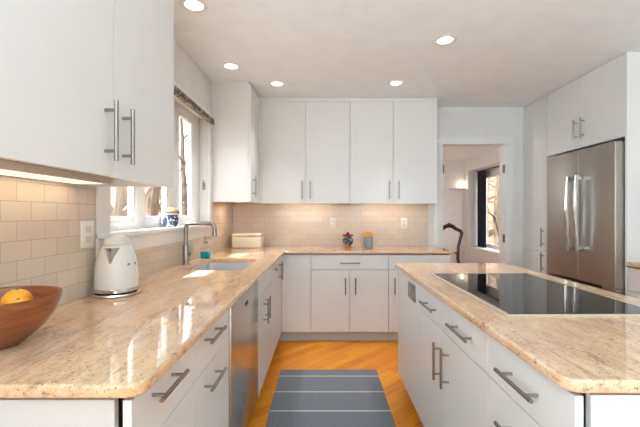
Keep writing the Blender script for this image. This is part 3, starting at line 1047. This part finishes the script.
spots_o = [(0.0, -0.045, 0.062, 0.037, 'orange at the front of the bowl'), (0.071, -0.02, 0.102, 0.034, 'smaller orange at the right side of the bowl'),
           (-0.062, 0.02, 0.088, 0.037, 'orange at the left side of the bowl, mostly outside the picture'), (0.022, 0.036, 0.114, 0.036, 'large orange on top of the heap in the bowl')]
for dx, dy, dz, r, lab in spots_o:
    o = thing('orange', lab, 'orange', (BX + dx, BY + dy, GT + dz), 'oranges in the wooden bowl')
    bm = bmesh.new()
    bmesh.ops.create_uvsphere(bm, u_segments=28, v_segments=18, radius=r)
    for v in bm.verts:
        v.co.z *= 0.94
        q = (v.co.x ** 2 + v.co.y ** 2) ** 0.5
        if q < r * 0.35 and v.co.z > 0:
            v.co.z -= (r * 0.35 - q) * 0.18
        v.co += o.location
    obj('peel', bm, M_ORANGE, o)
    obj('stalk_button', lathe_bm(o.location + Vector((0, 0, r * 0.875)), [(0, 0.004), (0.003, 0.0035), (0.0045, 0.0005), (0.004, -0.001)], 10), M_STALK, o)

# soap bottle
SX, SY = -0.965, 3.0
sb = thing('soap_dispenser', 'clear soap dispenser half full of teal soap behind the sink', 'soap dispenser', (SX, SY, GT))
M_TEAL = plain('teal_soap', rgb(20, 160, 178), 0.15, var=0.04)
bmb = bmesh.new()
add_box(bmb, (SX - 0.037, SY - 0.024, GT + 0.001), (SX + 0.037, SY + 0.024, GT + 0.055), 0.008, 3)
obj('liquid', bmb, M_TEAL, sb)
bm = bmesh.new()
add_box(bm, (SX - 0.039, SY - 0.026, GT + 0.0005), (SX + 0.039, SY + 0.026, GT + 0.105), 0.01, 3)
add_tube(bm, [(SX, SY, GT + 0.104), (SX, SY, GT + 0.122)], 0.014, 16)
obj('bottle', bm, M_CLEAR, sb)
bm = bmesh.new()
add_tube(bm, [(SX, SY, GT + 0.1225), (SX, SY, GT + 0.140)], 0.016, 16)
add_tube(bm, [(SX, SY, GT + 0.140), (SX, SY, GT + 0.165)], 0.005, 10)
add_box(bm, (SX - 0.012, SY - 0.01, GT + 0.163), (SX + 0.012, SY + 0.01, GT + 0.175), 0.003)
add_tube(bm, [(SX, SY, GT + 0.17), (SX + 0.035, SY, GT + 0.168), (SX + 0.04, SY, GT + 0.16)], 0.004, 8)
obj('pump', bm, M_NICKEL, sb)

# bread box
bb = thing('bread_box', 'cream bread box in the far corner of the counter', 'bread box', (-0.825, 3.99, GT))
M_BREAD = plain('cream_box', rgb(234, 224, 205), 0.35, var=0.01)
obj('box_body', box_bm((-0.98, 3.91, GT + 0.001), (-0.665, 4.10, GT + 0.12), 0.012, 3), M_BREAD, bb)
ld = obj('lid', box_bm((-0.982, 3.908, GT + 0.121), (-0.663, 4.102, GT + 0.156), 0.012, 3), M_BREAD, bb)
obj('handle', box_bm((-0.80, 3.898, GT + 0.134), (-0.72, 3.9085, GT + 0.146), 0.003), plain('cream_grip', rgb(206, 190, 164), 0.4), ld)

# dark pot with red leafy lid on an orange foot
PX, PY = 0.272, 3.98
pt = thing('lidded_pot', 'small dark glazed pot with red lid and orange foot on the back counter', 'pot', (PX, PY, GT))
def dark_glaze():
    k = N('dark_glaze')
    v = k.n('TexVoronoi')
    v.inputs['Scale'].default_value = 34
    k.l(k.coord(), v.inputs['Vector'])
    k.l(k.ramp(v.outputs['Distance'], [(0.2, rgb(30, 36, 38)), (0.5, rgb(66, 76, 76)), (0.8, rgb(150, 152, 146))]), k.bsdf.inputs['Base Color'])
    k.set(Roughness=0.12)
    return k.m
obj('foot', lathe_bm((PX, PY, GT), [(0, 0.001), (0.034, 0.001), (0.038, 0.006), (0.034, 0.018), (0.026, 0.024), (0, 0.024)], 32),
    plain('orange_glaze', rgb(206, 104, 52), 0.2), pt)
obj('pot_body', lathe_bm((PX, PY, GT), [(0, 0.0245), (0.03, 0.0245), (0.045, 0.036), (0.0565, 0.058), (0.058, 0.078), (0.050, 0.100), (0.038, 0.113), (0.036, 0.118), (0, 0.118)], 40), dark_glaze(), pt)
M_RED = plain('red_glaze', rgb(150, 42, 34), 0.25, var=0.1)
bm = lathe_bm((PX, PY, GT), [(0, 0.1185), (0.04, 0.1185), (0.043, 0.124), (0.03, 0.134), (0, 0.138)], 32)
for k in range(7):
    a = 2 * math.pi * k / 7 + 0.2
    c, s = math.cos(a), math.sin(a)
    add_tube(bm, [(PX + 0.026 * c, PY + 0.026 * s, GT + 0.128), (PX + 0.048 * c, PY + 0.048 * s, GT + 0.136), (PX + 0.064 * c, PY + 0.064 * s, GT + 0.128)], [0.006, 0.009, 0.002], 8)
lid = obj('lid', bm, M_RED, pt)
bm = bmesh.new()
bmesh.ops.create_uvsphere(bm, u_segments=16, v_segments=10, radius=0.017)
bmesh.ops.translate(bm, verts=bm.verts[:], vec=(PX, PY, GT + 0.151))
obj('knob', bm, plain('dark_red', rgb(104, 30, 30), 0.3), lid)

# grey ridged jar with mustard top
JX, JY = 0.494, 3.98
jt = thing('ceramic_jar', 'grey ribbed ceramic jar with mustard yellow shoulder on the back counter', 'jar', (JX, JY, GT))
prof = [(0, 0.001), (0.041, 0.001), (0.043, 0.004)]
for k in range(16):
    z = 0.008 + k * 0.0068
    r = 0.043 + 0.010 * math.sin(math.pi * min(1, (z + 0.02) / 0.16)) + (0.0012 if k % 2 else 0)
    prof.append((r, z))
prof += [(0.0525, 0.118), (0, 0.118)]
obj('jar_body', lathe_bm((JX, JY, GT), prof, 40), plain('grey_glaze', rgb(138, 146, 144), 0.35), jt)
obj('shoulder', lathe_bm((JX, JY, GT), [(0, 0.1185), (0.0528, 0.1185), (0.052, 0.135), (0.046, 0.150), (0.039, 0.157), (0.036, 0.160), (0.040, 0.166), (0.036, 0.168), (0.030, 0.160), (0.026, 0.13), (0, 0.128)], 40),
    plain('mustard_glaze', rgb(222, 160, 54), 0.3, var=0.08), jt)

# jar on the window sill
QX, QY, QZ = -1.055, 2.515, 1.189
qt = thing('sill_jar', 'blue and white patterned jar with a wicker lid on the window sill', 'jar', (QX, QY, QZ))
def blue_white():
    k = N('blue_white_china')
    n1 = k.noise(k.coord(), 46, 2, 0.5, 1.2)
    k.l(k.ramp(n1, [(0.53, rgb(50, 64, 94)), (0.62, rgb(220, 222, 220))]), k.bsdf.inputs['Base Color'])
    k.set(Roughness=0.15)
    return k.m
obj('jar_body', lathe_bm((QX, QY, QZ), [(0, 0.001), (0.040, 0.001), (0.046, 0.006), (0.054, 0.03), (0.0555, 0.055), (0.052, 0.078), (0.049, 0.084), (0, 0.084)], 40), blue_white(), qt)
obj('rim', lathe_bm((QX, QY, QZ), [(0, 0.0845), (0.052, 0.0845), (0.054, 0.091), (0.052, 0.097), (0, 0.097)], 40), plain('china_white', rgb(228, 224, 214), 0.2), qt)
bm = bmesh.new()
add_lathe(bm, (QX, QY, QZ), [(0, 0.0975), (0.056, 0.0975), (0.058, 0.106), (0.052, 0.118), (0.036, 0.128), (0.012, 0.134), (0, 0.135)], 40)
wk = wood('wicker', rgb(112, 82, 52), rgb(182, 146, 100), 0.7, (40, 40, 90))
lid = obj('lid', bm, wk, qt)
bm = bmesh.new()
add_tube(bm, [(QX - 0.01, QY, QZ + 0.133), (QX - 0.006, QY, QZ + 0.149), (QX + 0.006, QY, QZ + 0.149), (QX + 0.01, QY, QZ + 0.133)], 0.003, 8)
obj('loop', bm, wk, lid)
bm = bmesh.new()
add_tube(bm, [(QX + 0.054, QY, QZ + 0.09), (QX + 0.066, QY + 0.012, QZ + 0.106), (QX + 0.062, QY + 0.035, QZ + 0.110), (QX + 0.056, QY + 0.03, QZ + 0.098), (QX + 0.05, QY + 0.018, QZ + 0.092)], 0.0035, 8)
obj('clasp', bm, M_NICKEL, qt)

# rug
rg = obj('rug', box_bm((-0.345, 1.2, 0.001), (0.437, 2.985, 0.009), 0.003), M_RUG)
tag(rg, 'slate blue woven runner with thin cream stripes on the wood floor', 'rug')

# ------------------------------------------------------------------ dining room beyond the doorway
DC = 2.475
RX = 3.10
HY0, HY1, HZ0, HZ1 = 6.2, 7.8, 0.6, 2.2
struct('ceiling_dining', box_bm((-1.2, 4.34, DC), (3.6, 8.2, DC + 0.1)), M_CEIL)
struct('wall_dining_back', box_bm((-1.2, 8.0, 0), (3.6, 8.2, DC)), M_WALL)
struct('wall_dining_left', box_bm((-0.2, 4.34, 0), (-0.1, 8.0, DC)), M_WALL)
struct('wall_dining_right', multi([
    ((RX, 4.34, 0), (3.5, HY0, DC)), ((RX, HY1, 0), (3.5, 8.0, DC)),
    ((RX, HY0, 0), (3.5, HY1, HZ0)), ((RX, HY0, HZ1), (3.5, HY1, DC))]), M_WALL)
wf = bmesh.new()
for y0, y1 in ((HY0, HY0 + 0.06), (6.97, 7.03), (HY1 - 0.06, HY1)):
    add_box(wf, (3.40, y0, HZ0), (3.45, y1, HZ1), 0.003)
add_box(wf, (3.40, HY0, HZ0), (3.449, HY1, HZ0 + 0.07), 0.003)
add_box(wf, (3.40, HY0, HZ1 - 0.16), (3.449, HY1, HZ1), 0.003)
w2 = struct('window_2', wf, M_TRIM)
for y0, y1 in ((HY0 + 0.06, 6.97), (7.03, HY1 - 0.06)):
    obj('pane', box_bm((3.42, y0, HZ0 + 0.07), (3.425, y1, HZ1 - 0.16)), M_GLASS, w2)
# navy curtain
cu = thing('curtain', 'navy blue curtain hanging at the dining room window beyond the doorway', 'curtain', (3.3, 7.55, HZ0))
bm = bmesh.new()
fr_, bk_ = [], []
nn = 40
for i in range(nn + 1):
    y = 7.385 + 0.385 * i / nn
    x = 3.29 + 0.022 * math.sin(i / nn * math.pi * 9)
    fr_.append((x - 0.004, y)); bk_.append((x + 0.004, y))
polyc = fr_ + bk_[::-1]
a = [bm.verts.new((x, y, 0.5)) for x, y in polyc]
b = [bm.verts.new((x, y, 2.165)) for x, y in polyc]
bridge(bm, a, b)
n2 = len(polyc)
for lp_ in (a, b):
    for i in range(nn):
        bm.faces.new((lp_[i], lp_[i + 1], lp_[n2 - 2 - i], lp_[n2 - 1 - i]))
obj('cloth', bm, plain('navy_cloth', rgb(34, 38, 52), 0.9, var=0.1), cu)
bm = bmesh.new()
add_tube(bm, [(3.29, HY0 + 0.003, 2.178), (3.29, HY1 - 0.003, 2.178)], 0.011, 12)
obj('rod', bm, M_DARK, cu)
# sconce
sc = thing('wall_sconce', 'small white uplight sconce on the dining room wall beyond the doorway', 'wall lamp', (2.98, 7.99, 1.83))
bm = bmesh.new()
add_box(bm, (2.76, 7.88, 1.825), (3.08, 7.999, 1.85), 0.006)
obj('tray', bm, M_TRIM, sc)
obj('bulb', lathe_bm((3.02, 7.94, 1.852), [(0, 0.0), (0.02, 0.002), (0.024, 0.02), (0.014, 0.04), (0, 0.045)], 16), emissive('sconce_bulb', (1, 0.85, 0.62, 1), 3), sc)
lamp('sconce_glow', 'POINT', (3.02, 7.92, 1.92), 0.4, (1, 0.86, 0.66), size=0.03, parent=sc)

# carved chair
chx, chy = 1.85, 5.3
ch = thing('dining_chair', 'carved dark wood chair with open arched back, just beyond the doorway', 'chair', (chx, chy, 0))
bm = bmesh.new()
sh_ = lambda s: [(chx + s * 0.155, chy + 0.0, 0.46), (chx + s * 0.115, chy + 0.02, 0.62), (chx + s * 0.13, chy + 0.04, 0.80), (chx + s * 0.165, chy + 0.05, 0.93), (chx + s * 0.185, chy + 0.055, 1.0),
                 (chx + s * 0.165, chy + 0.058, 1.035), (chx + s * 0.10, chy + 0.06, 1.065), (chx + s * 0.05, chy + 0.06, 1.10), (chx, chy + 0.06, 1.115)]
for s in (-1, 1):
    add_tube(bm, sh_(s), [0.024, 0.022, 0.022, 0.023, 0.027, 0.027, 0.027, 0.03, 0.032], 10)
obj('back_frame', bm, M_CHAIRW, ch)
bm = bmesh.new()
for s in (-1, 0, 1):
    bmesh.ops.create_uvsphere(bm, u_segments=14, v_segments=10, radius=0.026 if s == 0 else 0.02,
                              matrix=Matrix.Translation((chx + s * 0.045, chy + 0.055, 1.128 - abs(s) * 0.02)))
obj('carved_crest', bm, M_CHAIRW, ch)
bm = bmesh.new()
add_tube(bm, [(chx - 0.13, chy + 0.035, 0.70), (chx, chy + 0.05, 0.74), (chx + 0.13, chy + 0.035, 0.70)], 0.014, 10)
obj('cross_rail', bm, M_CHAIRW, ch)
obj('seat', box_bm((chx - 0.24, chy - 0.44, 0.42), (chx + 0.24, chy + 0.02, 0.49), 0.025, 3), plain('pale_upholstery', rgb(214, 204, 190), 0.9), ch)
for sx, yy in ((-1, -0.41), (1, -0.41), (-1, 0.0), (1, 0.0)):
    bm = bmesh.new()
    x = chx + sx * 0.205
    add_tube(bm, [(x, chy + yy, 0.425), (x + sx * 0.02, chy + yy + (-0.02 if yy < 0 else 0.02), 0.3), (x, chy + yy, 0.12), (x + sx * 0.012, chy + yy + (-0.012 if yy < 0 else 0.03), 0.0)], [0.028, 0.024, 0.015, 0.018], 10)
    obj('leg', bm, M_CHAIRW, ch)

# ------------------------------------------------------------------ woodland outside
def leaf_ground():
    k = N('leaf_litter')
    n1 = k.noise(k.coord(), 2.2, 8, 0.75)
    k.l(k.ramp(n1, [(0.3, rgb(56, 42, 31)), (0.5, rgb(90, 70, 53)), (0.7, rgb(122, 103, 86))]), k.bsdf.inputs['Base Color'])
    k.set(Roughness=1.0)
    return k.m
bm = bmesh.new()
R = random.Random(5)
nx, ny = 40, 36
gridv = []
def ground_z(x, y):
    if x < 1:
        d = max(0, -x - 3)
    else:
        d = max(0, x - 6)
    if x > 1:
        d += max(0, y - 9) * 2.6
    return -0.5 + 0.16 * d + 0.12 * math.sin(x * 0.7 + y * 0.4)
for i in range(nx + 1):
    row = []
    for j in range(ny + 1):
        x = -26 + 52 * i / nx
        y = -6 + 42 * j / ny
        z = ground_z(x, y)
        if -1.6 < x < 4.2 and y < 9:
            z = min(z, -0.45)
        row.append(bm.verts.new((x, y, z)))
    gridv.append(row)
for i in range(nx):
    for j in range(ny):
        bm.faces.new((gridv[i][j], gridv[i + 1][j], gridv[i + 1][j + 1], gridv[i][j + 1]))
gd = obj('ground', bm, leaf_ground())
gd['kind'] = 'structure'

def bark(name, c1, c2):
    k = N(name)
    g = k.noise(k.mapping(k.coord(), scale=(9, 9, 1.6)), 2.4, 6, 0.65)
    k.l(k.ramp(g, [(0.35, c1), (0.65, c2)]), k.bsdf.inputs['Base Color'])
    k.set(Roughness=0.95)
    k.bump(g, 0.5, 0.02)
    return k.m
M_BARK = bark('grey_bark', rgb(58, 46, 38), rgb(104, 90, 76))
M_BIRCH = bark('pale_bark', rgb(104, 92, 80), rgb(150, 138, 124))
def tree(x, y, h, r, label, group, mat, seed, lean=0.0):
    R = random.Random(seed)
    z0 = ground_z(x, y) - 0.1
    t = thing('bare_tree', label, 'tree', (x, y, z0), group)
    bm = bmesh.new()
    pts, rad = [], []
    px, py = x, y
    for i in range(9):
        s = i / 8
        pts.append((px, py, z0 + h * s))
        rad.append(r * (1 - 0.82 * s) + (0.25 * r if i == 0 else 0))
        px += R.uniform(-0.08, 0.08) + lean * h / 8
        py += R.uniform(-0.08, 0.08)
    add_tube(bm, pts, rad, 9)
    obj('trunk', bm, mat, t)
    bm = bmesh.new()
    for i in range(16):
        k = R.randint(2, 7)
        a = R.uniform(0, 2 * math.pi)
        l = R.uniform(0.5, 1.1) * (1.1 - k / 10)
        p0 = Vector(pts[k])
        d = Vector((math.cos(a), math.sin(a), R.uniform(0.35, 0.9)))
        p1 = p0 + d * l * 0.5 + Vector((0, 0, R.uniform(-0.05, 0.1)))
        p2 = p0 + d * l + Vector((R.uniform(-.15, .15), R.uniform(-.15, .15), R.uniform(-.05, .25)))
        rb = rad[k] * 0.4
        add_tube(bm, [p0, p1, p2], [rb, rb * 0.6, rb * 0.2], 6)
        for _ in range(3):
            q = p1.lerp(p2, R.random())
            e = Vector((R.uniform(-1, 1), R.uniform(-1, 1), R.uniform(0.1, 0.9))).normalized() * R.uniform(0.25, 0.7)
            add_tube(bm, [q, q + e * 0.6, q + e], [rb * 0.35, rb * 0.25, rb * 0.1], 5)
    obj('branches', bm, mat, t)
    return t
R = random.Random(11)
LG = 'bare trees seen through the sink window'
for i, (x, y) in enumerate([(-2.6, 4.6), (-3.3, 6.9), (-5.0, 6.2), (-4.0, 9.0), (-6.2, 8.2), (-4.6, 11.8), (-6.6, 10.6), (-8.6, 9.6), (-6.4, 13.4), (-8.8, 12.4), (-4.6, 14.8), (-10.8, 14.0), (-8.0, 15.8)]):
    tree(x, y, R.uniform(6, 9), R.uniform(0.10, 0.2), 'bare woodland tree standing outside, seen through the sink window', LG, M_BARK if i % 3 else M_BIRCH, 100 + i)
RG = 'bare trees seen through the dining room window'
for i, (x, y, ln) in enumerate([(4.5, 9.4, 0.0), (5.0, 11.4, 0.06), (6.9, 11.2, 0.0), (5.4, 13.8, 0.05), (7.4, 13.9, 0.0), (6.4, 16.2, -0.03)]):
    tree(x, y, R.uniform(6, 9), R.uniform(0.07, 0.15), 'bare woodland tree standing outside, seen through the dining room window', RG, M_BIRCH if i % 2 else M_BARK, 300 + i, ln)
